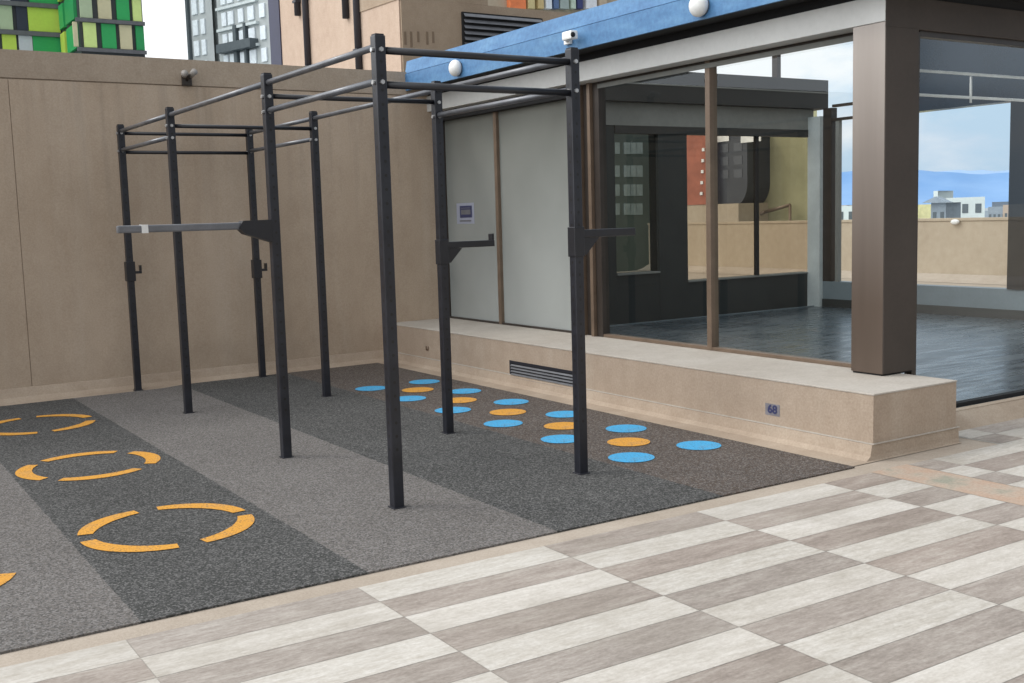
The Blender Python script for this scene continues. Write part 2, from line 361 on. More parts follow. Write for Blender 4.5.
# twin lamp on the wall
wl = thing('wall_lamp', 'small white twin-headed lamp on the coping of the back wall', 'lamp', (3.41, 11.25, 3.09))
bx('base', 'bronze_dark', wl, 3.36, 3.46, wf(3.4)-.03, wf(3.4)-.004, 3.0, 3.1, .008)
for s in (-1, 1):
    bm = B(); cyl(bm, (3.41+s*.03, wf(3.4)-.05, 3.09), (3.41+s*.05, wf(3.4)-.13, 3.12+.01*s), .022, 16, .034); obj('lamp_head', bm, 'lamp_shell', wl, True)
bm = B(); cyl(bm, (3.41, wf(3.4)-.02, 3.05), (3.41, wf(3.4)-.09, 3.10), .014); obj('stem', bm, 'bronze_dark', wl, True)

# ------------------------------------------------------------------ pull-up rig
rig = thing('pull_up_rig', 'black steel pull-up rig of eight posts bolted to the rubber floor', 'exercise rig', (3.31, 8.25, 0))
XL, XR = 2.675, 3.95; YS = [5.42, 7.09, 9.36, 11.04]; HT = 2.575; hw = .031
def upright(x, y, bz):
    bm = B(); box(bm, x-hw, x+hw, y-hw, y+hw, .0, HT, .006); la = bm.loops.layers.float_color.new('local')
    for f_ in bm.faces:
        for l_ in f_.loops: l_[la] = (l_.vert.co.x-x, l_.vert.co.y-y, l_.vert.co.z, 1)
    u = obj('upright', bm, 'drilled_steel', rig)
    bm = B(); box(bm, x-hw+.006, x+hw-.006, y-hw+.006, y+hw-.006, HT, HT+.008); obj('end_cap', bm, 'grille', u)
    for z in bz:
        for d in ((0, -1), (-1, 0)):
            bm = B(); c0 = Vector((x+d[0]*hw, y+d[1]*hw, z)); cyl(bm, c0, c0+Vector((d[0], d[1], 0))*.012, .013, 6); obj('bolt', bm, 'bolt', u)
    bm = B(); box(bm, x-.040, x+.040, y-.040, y+.040, .0, .012, .003); obj('foot_collar', bm, 'grille', u)
for x in (XL, XR):
    for i, y in enumerate(YS): upright(x, y, (2.50, 2.33) if i in (0, 3) else (2.43, 2.33))
def bar_x(y, z, r=.017):
    bm = B(); cyl(bm, (XL+hw, y, z), (XR-hw, y, z), r, 18); obj('crossbar', bm, 'black_steel', rig, True)
def bar_y(x, i, z, r=.019):
    bm = B(); cyl(bm, (x, YS[i]+hw, z), (x, YS[i+1]-hw, z), r, 20); obj('side_rail', bm, 'rail_steel', rig, True)
bar_x(YS[0], 2.50, .02); bar_x(YS[0], 2.32, .02); bar_x(YS[1], 2.435); bar_x(YS[2], 2.43); bar_x(YS[3], 2.50); bar_x(YS[3], 2.32)
for x in (XL, XR):
    for i in range(3):
        bar_y(x, i, 2.52)
        if i != 1: bar_y(x, i, 2.34)
# long arm on the second left post
bm = B(); prism(bm, [(XL-hw-.001, 1.625), (XL-hw-.001, 1.475), (2.46, 1.535), (2.42, 1.575), (2.45, 1.622)], 'y', 7.09-.04, 7.09+.04)
br = obj('arm_bracket', bm, 'black_steel', rig); br['label'] = 'wedge-shaped black bracket holding the long arm'
bm = B(); box(bm, 1.655, 2.44, 7.065, 7.115, 1.565, 1.612, .01); obj('long_arm', bm, 'tube_grey', br)
bm = B(); box(bm, 1.80, 1.84, 7.062, 7.118, 1.562, 1.615); obj('white_band', bm, 'white', br)
def short_arm(y, z, lip):
    bm = B(); box(bm, XR+hw+.001, 4.39, y-.028, y+.028, z-.025, z+.022, .005); a = obj('spotter_arm', bm, 'black_steel', rig)
    bm = B(); prism(bm, [(XR+hw+.002, z-.024), (XR+hw+.002, z-.13), (XR+hw+.03, z-.13), (XR+hw+.13, z-.027)], 'y', y-.02, y+.02); obj('gusset', bm, 'black_steel', a)
    bm = B(); box(bm, XR-hw-.006, XR+hw+.006, y-hw-.006, y+hw+.006, z-.14, z+.04, .004); obj('sleeve', bm, 'black_steel', a)
    if lip:
        bm = B(); box(bm, 4.365, 4.389, y-.024, y+.024, z+.022, z+.07, .004); obj('end_lip', bm, 'black_steel', a)
short_arm(YS[1], 1.405, True); short_arm(YS[0], 1.485, False)
for x, z in ((XL, 1.18), (XR, 1.14)):
    bm = B(); box(bm, x-hw-.012, x+hw+.012, YS[3]-hw-.012, YS[3]+hw+.012, z-.10, z+.09, .004); j = obj('bar_hook', bm, 'black_steel', rig)
    bm = B(); box(bm, x+hw+.013, x+hw+.075, YS[3]-.03, YS[3]+.03, z-.03, z-.005, .003); box(bm, x+hw+.06, x+hw+.075, YS[3]-.03, YS[3]+.03, z-.004, z+.05, .003); obj('hook_lip', bm, 'black_steel', j)

# ------------------------------------------------------------------ glass pavilion
pav = thing('glass_pavilion', 'glass-walled pavilion with blue roof edge and beige plinth on the right', 'building', (6.2, 4.97, 0))
PX = 5.585; PY = 4.535; PZ = .425; PE = 6.42
# plinth and its skirting, cap
bm = B(); box(bm, PX, PE, PY, 11.5, 0, PZ-.012); pl = obj('plinth', bm, 'plinth', pav)
bm = B(); box(bm, PX-.004, PE+.004, PY-.004, 11.45, PZ-.011, PZ, .003); obj('plinth_cap', bm, 'plinth_top', pl)
bm = B()
prof = [(-.24, .0), (-.07, .004), (-.028, .028), (-.012, .098), (-.003, .101)]
y1 = 11.3
for i in range(4):
    a, b_ = prof[i], prof[i+1]
    quad(bm, (PX+a[0], PY+a[0]*.12, a[1]), (PX+b_[0], PY+b_[0]*.12, b_[1]), (PX+b_[0], y1, b_[1]), (PX+a[0], y1, a[1]))
    quad(bm, (PX+a[0], PY+a[0]*.12, a[1]), (PE+.03, PY+a[0]*.12, a[1]), (PE+.03, PY+b_[0]*.12, b_[1]), (PX+b_[0], PY+b_[0]*.12, b_[1]))
bmesh.ops.recalc_face_normals(bm, faces=bm.faces[:]); obj('skirting', bm, 'cove', pl)
bm = B(); box(bm, PX-.009, PX-.001, PY-.009, 11.3, .1015, .109); box(bm, PX-.001, PE+.03, PY-.009, PY-.001, .1015, .109); obj('highlight_line', bm, 'plinth_top', pl)  # pale strip added to draw the highlight where skirting meets plinth
# vent in the plinth
bm = B(); box(bm, PX-.008, PX+.01, 7.715, 8.775, .215, .24); box(bm, PX-.008, PX+.01, 7.715, 8.775, .05, .068); box(bm, PX-.008, PX+.01, 7.715, 7.74, .068, .215); box(bm, PX-.008, PX+.01, 8.75, 8.775, .068, .215)
vg = obj('vent_grille', bm, 'grille', pl)
bm = B(); quad(bm, (PX-.003, 7.74, .068), (PX-.003, 8.75, .068), (PX-.003, 8.75, .215), (PX-.003, 7.74, .215)); obj('vent_backing', bm, 'soffit', vg)
bm = B()
for i in range(5):
    z = .078+i*.028; prism(bm, [(PX-.004, z+.013), (PX-.004, z+.016), (PX-.016, z+.004), (PX-.016, z+.001)], 'y', 7.742, 8.748)
obj('vent_slats', bm, 'tube_grey', vg)
bm = B(); cyl(bm, (PX+.002, 10.42, .216), (PX-.012, 10.42, .216), .028, 20); obj('round_outlet', bm, 'bronze', pl, True)
# right curb with its sloping skirting, interior floor
bm = B(); box(bm, PE+.005, 14, 4.90, 4.97, 0, .105); obj('curb', bm, 'cove', pav)
bm = B()
pr = [(4.76, .0), (4.80, .03), (4.86, .075), (4.899, .10)]
for i in range(3): quad(bm, (PE+.03, pr[i][0], pr[i][1]), (14, pr[i][0], pr[i][1]), (14, pr[i+1][0], pr[i+1][1]), (PE+.03, pr[i+1][0], pr[i+1][1]))
obj('skirting', bm, 'cove', pav)
bm = B(); box(bm, PE+.006, 13.0, 4.972, 11.75, 0, .10); obj('interior_floor', bm, 'floor_dark', pav)
# corner column
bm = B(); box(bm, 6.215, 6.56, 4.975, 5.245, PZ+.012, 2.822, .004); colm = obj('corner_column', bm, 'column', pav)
bx('base_gap', 'soffit', colm, 6.225, 6.55, 4.985, 5.235, PZ, PZ+.012)
bx('glazing_stop', 'bronze_dark', colm, 6.562, 6.612, 5.0, 5.06, PZ-.3, 2.78)
# beams
bx('facade_beam', 'beam', pav, 6.21, 6.45, 4.972, 11.4, 2.824, 3.0, .003)
bx('end_beam', 'beam_shaded', pav, 6.452, 14, 4.974, 5.24, 2.79, 3.0, .003)
bx('end_beam_return', 'beam_shaded', pav, 6.2115, 6.4505, 4.966, 4.971, 2.79, 3.0)
bx('shaded_column_face', 'beam_shaded', pav, 6.2165, 6.556, 4.968, 4.9735, PZ+.014, 2.79)  # thin dark sheet paints shade onto the column's front face
# roof rim: soffit, two blue bands
bm = B(); prism(bm, [(5.96, 3.07), (6.75, 3.07), (6.75, 3.10), (5.96, 3.10)], 'y', 4.7, 11.4); rf = obj('roof_rim', bm, 'soffit', pav)
bm = B(); box(bm, 6.752, 14, 4.7, 5.4, 3.07, 3.10); obj('soffit_panel', bm, 'soffit', rf)
bm = B(); prism(bm, [(5.935, 3.052), (5.959, 3.052), (5.959, 3.238), (5.935, 3.238)], 'y', 4.676, 11.4); box(bm, 5.935, 14, 4.676, 4.699, 3.053, 3.237); obj('lower_fascia', bm, 'blue', rf)
bm = B(); prism(bm, [(5.948, 3.246), (6.2, 3.246), (6.2, 3.385), (5.975, 3.385)], 'y', 4.69, 11.39); box(bm, 6.202, 14, 4.692, 5.0, 3.246, 3.385); obj('upper_fascia', bm, 'blue', rf)
bm = B(); box(bm, 5.962, 6.745, 4.715, 11.38, 3.101, 3.244); box(bm, 6.23, 6.44, 4.99, 11.39, 3.001, 3.069); box(bm, 6.44, 14, 4.99, 5.2, 3.001, 3.069); obj('roof_core', bm, 'soffit', rf)
# glazing of the long side
GX = 6.43
def mull(y0, y1, mat='bronze', x0=6.385, x1=6.47, z1=2.823): return bx('mullion', mat, pav, x0, x1, y0, y1, PZ+.001, z1, .003)
bx('sill_rail', 'bronze', pav, 6.39, 6.465, 5.25, 8.36, PZ+.001, PZ+.03, .003)
bx('head_rail', 'bronze_dark', pav, 6.39, 6.465, 5.25, 8.36, 2.79, 2.8235)
bx('head_track', 'lintel', pav, 6.375, 6.389, 5.25, 8.36, 2.762, 2.80)
mull(6.86, 6.915); mull(8.36, 8.45, 'bronze_dark'); mull(8.455, 8.50, 'bronze', 6.35, 6.47); mull(8.503, 8.62, 'bronze_dark', 6.40); mull(8.63, 8.69, 'bronze', 6.34, 6.47)
mull(8.692, 8.72, 'bronze_dark', 6.40); mull(10.18, 10.235); mull(11.36, 11.40, 'bronze_dark')
bx('sill_rail', 'bronze_dark', pav, 6.39, 6.465, 8.73, 11.36, PZ+.001, PZ+.02)
bx('head_rail', 'soffit', pav, 6.33, 6.465, 8.73, 11.36, 2.72, 2.8235)
for y0, y1 in ((5.246, 6.859), (6.916, 8.359)):
    bm = B(); quad(bm, (GX, y0, PZ+.03), (GX, y1, PZ+.03), (GX, y1, 2.79), (GX, y0, 2.79)); obj('glass_pane', bm, 'glass', pav)
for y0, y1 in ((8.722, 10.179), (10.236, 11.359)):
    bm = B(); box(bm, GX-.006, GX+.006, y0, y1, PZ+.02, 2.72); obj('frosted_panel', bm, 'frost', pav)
# glazing of the short side
bm = B(); quad(bm, (6.613, 5.03, .13), (9.6, 5.03, .13), (9.6, 5.03, 2.75), (6.613, 5.03, 2.75)); obj('side_glass_pane', bm, 'glass_right', pav)
bx('side_head_rail', 'bronze_dark', pav, 6.613, 9.6, 5.0, 5.06, 2.751, 2.789)
bx('side_sill_rail', 'soffit', pav, 6.613, 9.6, 5.0, 5.06, .101, .13)
bx('mullion', 'bronze_dark', pav, 9.6, 9.68, 4.99, 5.07, .101, 2.789)
bm = B(); quad(bm, (9.68, 5.03, .13), (13, 5.03, .13), (13, 5.03, 2.75), (9.68, 5.03, 2.75)); obj('side_glass_pane', bm, 'glass_right', pav)
for z in (2.575, 2.40):  # white rods added to draw pale lines reflected in the side glass
    bm = B(); cyl(bm, (6.565, 5.30, z), (12.99, 5.30, z), .011, 12); obj('pale_line_rod', bm, 'white', pav, True)
bm = B(); cyl(bm, (7.62, 5.30, 2.36), (7.62, 5.30, 2.56), .009, 10); obj('pale_line_link', bm, 'white', pav, True)  # added with the rods as a short upright pale line
bx('clip', 'white', pav, 6.72, 6.77, 5.245, 5.27, 2.72, 2.76)
# cross wall behind the long glazing
QY = 11.76
cw = bx('cross_wall', 'pier', pav, 6.48, 9.235, QY, QY+.2, 0, 2.76)
bx('pier', 'pier', pav, 9.99, 10.51, QY-.002, QY+.2, .10, 2.76)
bx('low_wall', 'pier', pav, 9.2355, 13.0, QY+.001, QY+.2, 0, .60)
bx('low_wall_raised', 'pier', pav, 9.236, 9.989, QY, QY+.198, .601, .76)
bx('window_sill', 'lintel', pav, 9.24, 9.988, QY-.02, QY+.2, .761, .785)
bx('window_sill', 'lintel', pav, 10.512, 13.0, QY-.015, QY+.2, .601, .622)
bx('lintel_band', 'lintel', pav, 6.48, 13.05, QY-.01, QY+.2, 2.765, 3.07)
bx('window_head', 'fascia_dark', pav, 9.24, 13.0, QY-.016, QY+.1, 2.66, 2.764)
bx('upper_band', 'fascia_dark', pav, 6.76, 13.25, QY-.12, QY+.3, 3.072, 3.50, .004)
bx('band_trim', 'lintel', pav, 6.76, 13.24, QY-.126, QY-.121, 3.30, 3.318)
bx('mullion', 'soffit', pav, 11.87, 11.93, QY+.02, QY+.07, .622, 2.66)
bx('corner_jamb', 'jamb', pav, 12.93, 13.10, 11.52, 11.757, .10, 2.95)
bm = B(); quad(bm, (9.24, QY+.05, .785), (9.99, QY+.05, .785), (9.99, QY+.05, 2.66), (9.24, QY+.05, 2.66)); obj('smoked_pane', bm, 'glass_dark', pav)
bm = B(); quad(bm, (10.51, QY+.05, .622), (13.0, QY+.05, .622), (13.0, QY+.05, 2.66), (10.51, QY+.05, 2.66)); obj('bronze_pane', bm, 'glass_bronze', pav)
bx('floor_edging', 'sill', pav, 8.0, 13.0, 11.62, 11.64, .101, .112)
# far wall with the long window on the view
bx('far_sill_wall', 'sill', pav, 13.001, 13.2, 5.3, 11.757, 0, .485)
bx('far_sill_skirting', 'pier', pav, 12.97, 13.0, 5.3, 11.5, .101, .22)
bx('far_window_frame', 'bronze_dark', pav, 13.0, 13.12, 11.36, 11.519, .486, 3.06)
bx('sliding_frame', 'lintel', pav, 13.02, 13.09, 11.24, 11.30, .486, 2.87)
bx('transom', 'bronze_dark', pav, 13.01, 13.08, 9.95, 11.359, 2.865, 2.905)
bx('transom', 'bronze_dark', pav, 13.01, 13.08, 9.95, 11.359, 3.065, 3.105)
bx('pier_panel', 'soffit', pav, 12.98, 13.15, 6.3, 8.46, .486, 2.86)
bx('header_panel', 'header', pav, 12.985, 13.2, 5.3, 10.1, 2.862, 4.6)
bx('roof_stub', 'bronze_dark', pav, 13.01, 13.09, 12.45, 12.56, 3.50, 4.6)

# lamps and notices on the pavilion
def dome(y, r, lb):
    t = thing('fascia_lamp', lb, 'lamp', (5.93, y, 3.15))
    bm = B(); cyl(bm, (5.934, y, 3.15), (5.915, y, 3.15), r*.85, 24); obj('mount', bm, 'tube_grey', t, True)
    bm = B(); bmesh.ops.create_uvsphere(bm, u_segments=24, v_segments=14, radius=r, matrix=Matrix.Translation((5.89, y, 3.15)) @ Matrix.Diagonal((.75, 1, 1, 1))); obj('globe', bm, 'white', t, True)
dome(10.15, .085, 'round white lamp on the blue fascia above the frosted panels')
dome(6.44, .085, 'round white lamp on the blue fascia above the clear glass')
t = thing('security_camera', 'white camera on the blue fascia above the front right rig post', 'camera', (5.93, 8.05, 3.15))
bm = B(); box(bm, 5.90, 5.933, 8.13, 8.22, 3.11, 3.17, .006); obj('mount', bm, 'white', t)
bm = B(); cyl(bm, (5.90, 8.17, 3.14), (5.85, 8.10, 3.15), .016); obj('bracket', bm, 'white', t, True)
bm = B(); box(bm, 5.80, 5.88, 7.97, 8.11, 3.125, 3.20, .015); hd = obj('housing', bm, 'white', t)
bm = B(); cyl(bm, (5.82, 7.972, 3.16), (5.82, 7.962, 3.16), .022); obj('lens', bm, 'soffit', hd, True)
M['label_blue'] = paint('blue_print', lin(.035, .04, .11), .5); M['label_dull'] = paint('worn_label', lin(.20, .19, .21), .6, 0, .3, 9); M['label_grey'] = paint('pale_sticker', lin(.32, .34, .42), .4)
t = thing('notice', 'small square dark blue notice stuck on the frosted panel', 'sign', (6.41, 10.96, 1.65))
xs = GX-.0075
bm = B(); box(bm, xs, xs+.0012, 10.755, 11.145, 1.53, 1.765); obj('backing', bm, 'label_grey', t)
bm = B(); box(bm, xs-.002, xs-.0002, 10.80, 11.07, 1.60, 1.735); pt = obj('printed_field', bm, 'label_blue', t)
bm = B(); box(bm, xs-.0035, xs-.0022, 10.83, 11.04, 1.635, 1.69); box(bm, xs-.0035, xs-.0022, 10.83, 11.04, 1.705, 1.712); obj('pictogram', bm, 'tube_grey', pt)
bm = B(); box(bm, xs-.002, xs-.0002, 10.82, 11.08, 1.555, 1.572); obj('caption_line', bm, 'tube_grey', t)
def text(name, s, size, mat, parent, mtx):
    cu = bpy.data.curves.new('txt', 'FONT'); cu.body = s; cu.size = size; cu.extrude = .0008; cu.offset = .003; cu.align_x = 'CENTER'; cu.align_y = 'CENTER'
    to = bpy.data.objects.new('txt', cu); COL.objects.link(to); bpy.context.view_layer.update()
    me = bpy.data.meshes.new_from_object(to); bpy.data.objects.remove(to)
    me.transform(mtx); o = bpy.data.objects.new(name, me); me.materials.append(M[mat]); COL.objects.link(o)
    o.parent = parent; o.location = -parent_origin(parent); return o
t = thing('stencilled_mark', 'dark blue stencilled mark low on the plinth near its corner', 'sign', (PX, 5.39, .22))
bm = B(); box(bm, PX-.0025, PX-.001, 5.325, 5.46, .170, .252); obj('backing', bm, 'label_dull', t)
text('lettering', '68', .10, 'label_blue', t, Matrix.Translation((PX-.0045, 5.392, .212)) @ Matrix.Diagonal((1, .9, .8, 1)) @ Matrix(((0, 0, -1), (-1, 0, 0), (0, 1, 0))).to_4x4())

# ------------------------------------------------------------------ terrace behind: parapet and neighbours
def parapet(label, x0, x1, y0, y1, axis):
    t = thing('parapet', label, 'wall', ((x0+x1)/2, (y0+y1)/2, 0))
    bx('parapet_face', 'parapet', t, x0, x1, y0, y1, 0, 1.24)
    e = .02
    bx('coping', 'parapet', t, x0-e, x1+e, y0-e, y1+e, 1.242, 1.30, .006)
    return t
pp = parapet('low tan parapet seen through the pavilion glass', 20, 20.25, -8.7, 24, 'y')
bm = B()
q_ = [(19.55, .002), (19.75, .05), (19.93, .13), (19.999, .15)]
for i in range(3): quad(bm, (q_[i][0], -8, q_[i][1]), (q_[i+1][0], -8, q_[i+1][1]), (q_[i+1][0], 24, q_[i+1][1]), (q_[i][0], 24, q_[i][1]))
bmesh.ops.recalc_face_normals(bm, faces=bm.faces[:]); obj('skirting', bm, 'concrete', pp)
parapet('low tan parapet along the open side of the terrace', -8.7, 19.98, -9, -8.72, 'x')
p = at_x(955, 222, 19.95)
t = thing('bulkhead_lamp', 'white oval lamp on the tan parapet behind the glass', 'lamp', p)
bm = B(); bmesh.ops.create_uvsphere(bm, u_segments=20, v_segments=12, radius=.1, matrix=Matrix.Translation(p) @ Matrix.Diagonal((.5, 1.0, .55, 1))); obj('globe', bm, 'white', t, True)
bx('mount', 'tube_grey', t, 19.96, 19.999, p.y-.07, p.y+.07, p.z-.03, p.z+.03)

# yellow neighbour beyond the parapet, with dark bay, red annexe
X3 = 23.5
def yz(px, py, x=X3): v = at_x(px, py, x); return v.y, v.z
ya, _ = yz(817, 100); yb, _ = yz(684, 100); _, zt = yz(757, 108)
nb = thing('yellow_house', 'yellow rendered house with dark bay behind the tan parapet', 'building', (X3, (ya+yb)/2, -30))
bm = B(); prism(bm, [(X3, ya), (X3+8, ya*(X3+8)/X3+.3), (X3+8, yb*(X3+8)/X3-.3), (X3, yb)], 'z', -29.9, zt); obj('wall', bm, 'yellow_wall', nb)
y0, _ = yz(770, 150); y1, _ = yz(712, 150); _, z0 = yz(740, 208); _, z1 = yz(740, 133)
bm = B(); rr = (y1-y0)*.28
prof = [(y0, z1), (y0, z0+rr)]
for i in range(9):
    a = math.pi+ (math.pi/2)*i/8; prof.append((y0+rr+rr*math.cos(a), z0+rr+rr*math.sin(a)))
ym = y0+(y1-y0)*.52
prof += [(ym, z0), (ym, z0+(z1-z0)*.36), (y1, z0+(z1-z0)*.38), (y1, z1)]
prism(bm, prof, 'x', X3-.9, X3-.002)
M['bay'] = paint('bay_cladding', lin(.03, .034, .045), .35, 0, .3, 1.2)
bay = obj('bay', bm, 'bay', nb)
M['pane_dull'] = paint('dull_pane', lin(.05, .056, .07), .2)
for i in range(4):
    for j in range(3):
        yy = y0+(y1-y0)*(.08+.23*i); zz = z1-(z1-z0)*(.16+.17*j)
        bx('pane', 'pane_dull', bay, X3-.91, X3-.902, yy, yy+(y1-y0)*.14, zz-(z1-z0)*.11, zz)
for pxa, pxb in ((716, 729), (741, 761)):
    a0, zb = yz(pxb, 141, X3-.92); a1, zc = yz(pxa, 136.5, X3-.92); bx('bright_sliver', 'white', bay, X3-.93, X3-.912, a0, a1, zb, zc)  # white panels paint in bright slivers of sky and reflected fittings
a = at_x(742, 222, 23.2); b = at_x(765, 212, 23.2); c_ = at_x(790, 205, 23.2)
bm = B(); cyl(bm, at_x(690, 221, 23.2), at_x(712, 216, 23.2), .05); cyl(bm, a, b, .05); cyl(bm, b, c_, .05); cyl(bm, c_, (c_.x, c_.y, -2), .04); obj('stair_rail', bm, 'bronze', nb, True)
xr = X3-1.2
r0, _ = yz(708, 150, xr); r1, _ = yz(680, 150, xr); _, rz = yz(690, 133, xr); _, rb = yz(690, 205, xr)
t = thing('red_annexe', 'red brick-coloured annexe against the yellow house', 'building', (xr, r0, -30))
bx('wall', 'brick_red', t, xr, X3-.004, r0, r1, rb, rz)
bx('base', 'parapet', t, xr+.02, X3-.006, r0-1.2, r1, -29.9, rb-.003)
for i in range(5):
    yy, zz = yz(704-i*.5, 148+i*11, xr-.02); bx('white_fitting', 'white', t, xr-.03, xr-.002, yy-.02, yy+.08, zz-.09, zz)

# grey block seen through the smoked window
t = thing('grey_block', 'grey apartment block with rows of pale windows behind the smoked glass', 'building', (20, 30, -30))
gx0 = at_y(575, 150, 34).x; gx1 = at_y(672, 150, 34).x
bm = B(); box(bm, gx0, gx1, 34, 42, -29.9, 9.0); obj('wall', bm, M['pane_dull'], t)
M['grey_render'] = paint('grey_render', lin(.25, .28, .27), .8, 0, .15, .4)
t.children[0].data.materials[0] = M['grey_render']
M['pale_pane'] = paint('painted_sky_pane', lin(.80, .86, .90), .2)  # near-white puts the tower windows' sky reflection into the colour
for py in (143, 166, 185, 204):
    for px in (611, 616, 627, 633, 639, 655):
        w = 1.1; v = at_y(px, py, 34); bx('window', 'pale_pane', t, v.x-.16, v.x+.16, 33.97, 33.998, v.z-.42, v.z+.02)

# cream/tan building right behind the back wall
cb = thing('cream_building', 'cream and tan building with dark drainpipes behind the back wall', 'building', (7.3, 14, 0))
CX = 7.29
ye = at_x(281, 40, CX).y
bm = B(); box(bm, CX, 10.6, 14, ye, -.5, at_y(520, 8.5, 14).z); obj('lower_block', bm, 'tan_wall', cb)
xs_ = at_y(488, 5, 14).x
ztop = at_y(520, 8.5, 14).z
bm = B(); box(bm, CX, xs_, 14.002, ye, ztop+.002, 7.5); obj('upper_block', bm, 'tan_wall', cb)
bm = B(); box(bm, CX-.02, CX-.002, 14.03, ye, -.5, 7.5); obj('cream_face', bm, 'cream_wall', cb)
bm = B(); prism(bm, [(14.0, at_x(403, -2, CX).z), (at_x(360, 11, CX).y, at_x(360, 13, CX).z), (at_x(360, 11, CX).y, 7.5), (14.0, 7.5)], 'x', CX-.034, CX-.022); obj('diagonal_shade', bm, 'tan_wall', cb)  # darker tan panel paints the diagonal shade on the cream face
for px, pyb in ((307, 80), (299, 15), (358, 80), (347, 18)):
    v = at_x(px, 40, CX-.06); zb = at_x(px, pyb, CX-.06).z
    bm = B(); cyl(bm, (CX-.06, v.y, max(zb, 2.8)), (CX-.06, v.y, 7.4), .055, 12); pq = obj('drainpipe', bm, 'drain', cb, True)
    bm = B()
    for z in (4.1, 5.2, 6.3):
        if z > zb: box(bm, CX-.12, CX-.021, v.y-.07, v.y+.07, z, z+.04)
    if bm.verts: obj('clip', bm, 'drain', pq)
    else: bm.free()
v0 = at_x(281, 40, CX-.03).y; v1 = at_x(270.5, 40, CX-.03).y
bx('corner_trim', 'navy', cb, CX-.04, CX+.3, v0+.003, v1, -.5, 7.5)
l0 = at_y(461, 12, 14); l1 = at_y(541, 18, 14); lz = at_y(461, 47, 14).z
bm = B(); box(bm, l0.x, l1.x, 13.96, 13.998, lz, l0.z); lv = obj('louvre', bm, 'soffit', cb)
bm = B(); nS = 6
for i in range(nS):
    z = lz+(l0.z-lz)*(i+.5)/nS; prism(bm, [(13.925, z-.03), (13.958, z+.012), (13.958, z+.02), (13.925, z-.022)], 'x', l0.x+.02, l1.x-.02)
obj('louvre_blades', bm, 'tube_grey', lv)
# stains running from the coping
M['stain'] = paint('rust_stain', lin(.22, .16, .11), .9)
for px in (405, 411, 418, 427, 433):
    v = at_y(px, 33, 14); bx('stain', 'stain', cb, v.x-.018, v.x+.018, 13.996, 13.9995, v.z-random.uniform(.1, .2), v.z+.02)

# far colourful block over the tan building
ab = thing('colourful_block', 'distant apartment block with orange and blue balconies above the tan building', 'building', (25, 40, -30))
fx0 = at_y(480, 5, 42).x; fx1 = at_y(640, 5, 42).x
bx('wall', 'parapet', ab, fx0, fx1, 42, 50, -29.9, 12)
cols = [(508, 523, lin(.80, .22, .08)), (526, 532, lin(.6, .5, .25)), (536, 541, lin(.55, .42, .2)), (544, 549, lin(.75, .8, .85)), (552, 556, lin(.10, .16, .30)), (558, 566, lin(.35, .42, .40)), (569, 573, lin(.5, .6, .5)), (575, 580, lin(.04, .05, .16)), (584, 594, lin(.75, .76, .8)), (597, 604, lin(.5, .4, .3))]
for j in range(3):
    for i, (a, b, c) in enumerate(cols):
        if j == 0:
            M['balcony%d' % i] = paint('balcony_tone', c, .7)
        p0 = at_y(a, 9-24*j, 41.9); p1 = at_y(b, -10-24*j, 41.9)
        bx('balcony', 'balcony%d' % ((i*(1+2*j)) % len(cols)), ab, p0.x, p1.x, 41.7, 41.99, p0.z, p1.z)

# ------------------------------------------------------------------ towers
PAL = {'L': lin(.56, .74, .10), 'G': lin(.03, .40, .11), 'B': lin(.66, .60, .38), 'P': lin(.46, .55, .36), 'W': lin(.60, .62, .66), 'K': lin(.03, .035, .06), 'D': lin(.025, .33, .10), 'Y': lin(.70, .85, .30)}
for k_, v in PAL.items(): M['clad_'+k_] = paint('cladding', v, .5, 0, .08, .3)
M['slab'] = paint('slab_edge', lin(.14, .14, .15), .8); M['tower_wall'] = paint('tower_wall', lin(.05, .055, .06), .5)
tw = thing('green_tower', 'tower clad in green, lime and beige panels above the back wall', 'building', (20, 112, -30))
Y1, Y2 = 115.0, 107.0
xc_ = at_y(62, 40, Y1).x; xd = at_y(143.5, 30, Y2).x
bm = B(); box(bm, at_y(-160, 40, Y1).x, xc_-.01, Y1, Y1+20, -29.9, 50); box(bm, xc_, xd, Y2, Y1+20, -29.9, 50); obj('wall', bm, 'tower_wall', tw)
def z_at(px, py, Y): return at_y(px, py, Y).z
z_slab = z_at(40, 35.0, Y1); pitch = z_at(40, 6.5, Y1)-z_slab
zsl2 = z_at(110, 51.5, Y2); p2 = (z_at(110, 22.5, Y2)-zsl2)
left_rows = [[('L', 1, 15), ('W', 17.5, 31), ('G', 31.5, 61)], [('P', 0, 13), ('K', 17, 28), ('L', 28.5, 60)], [('W', 0, 12), ('K', 13, 29), ('G', 31, 60)], [('L', 2, 16), ('K', 18, 28), ('B', 30, 60)]]
right_rows = [[('B', 72.5, 77), ('Y', 83, 95.5), ('G', 101, 115), ('B', 119, 131), ('D', 135, 143)], [('P', 81, 93), ('B', 99, 112), ('G', 117.5, 130), ('Y', 133.5, 142)], [('G', 82, 96), ('L', 100, 112), ('B', 118, 128), ('G', 133, 142)], [('B', 82, 92), ('G', 98, 112), ('L', 117, 130), ('P', 134, 142)]]
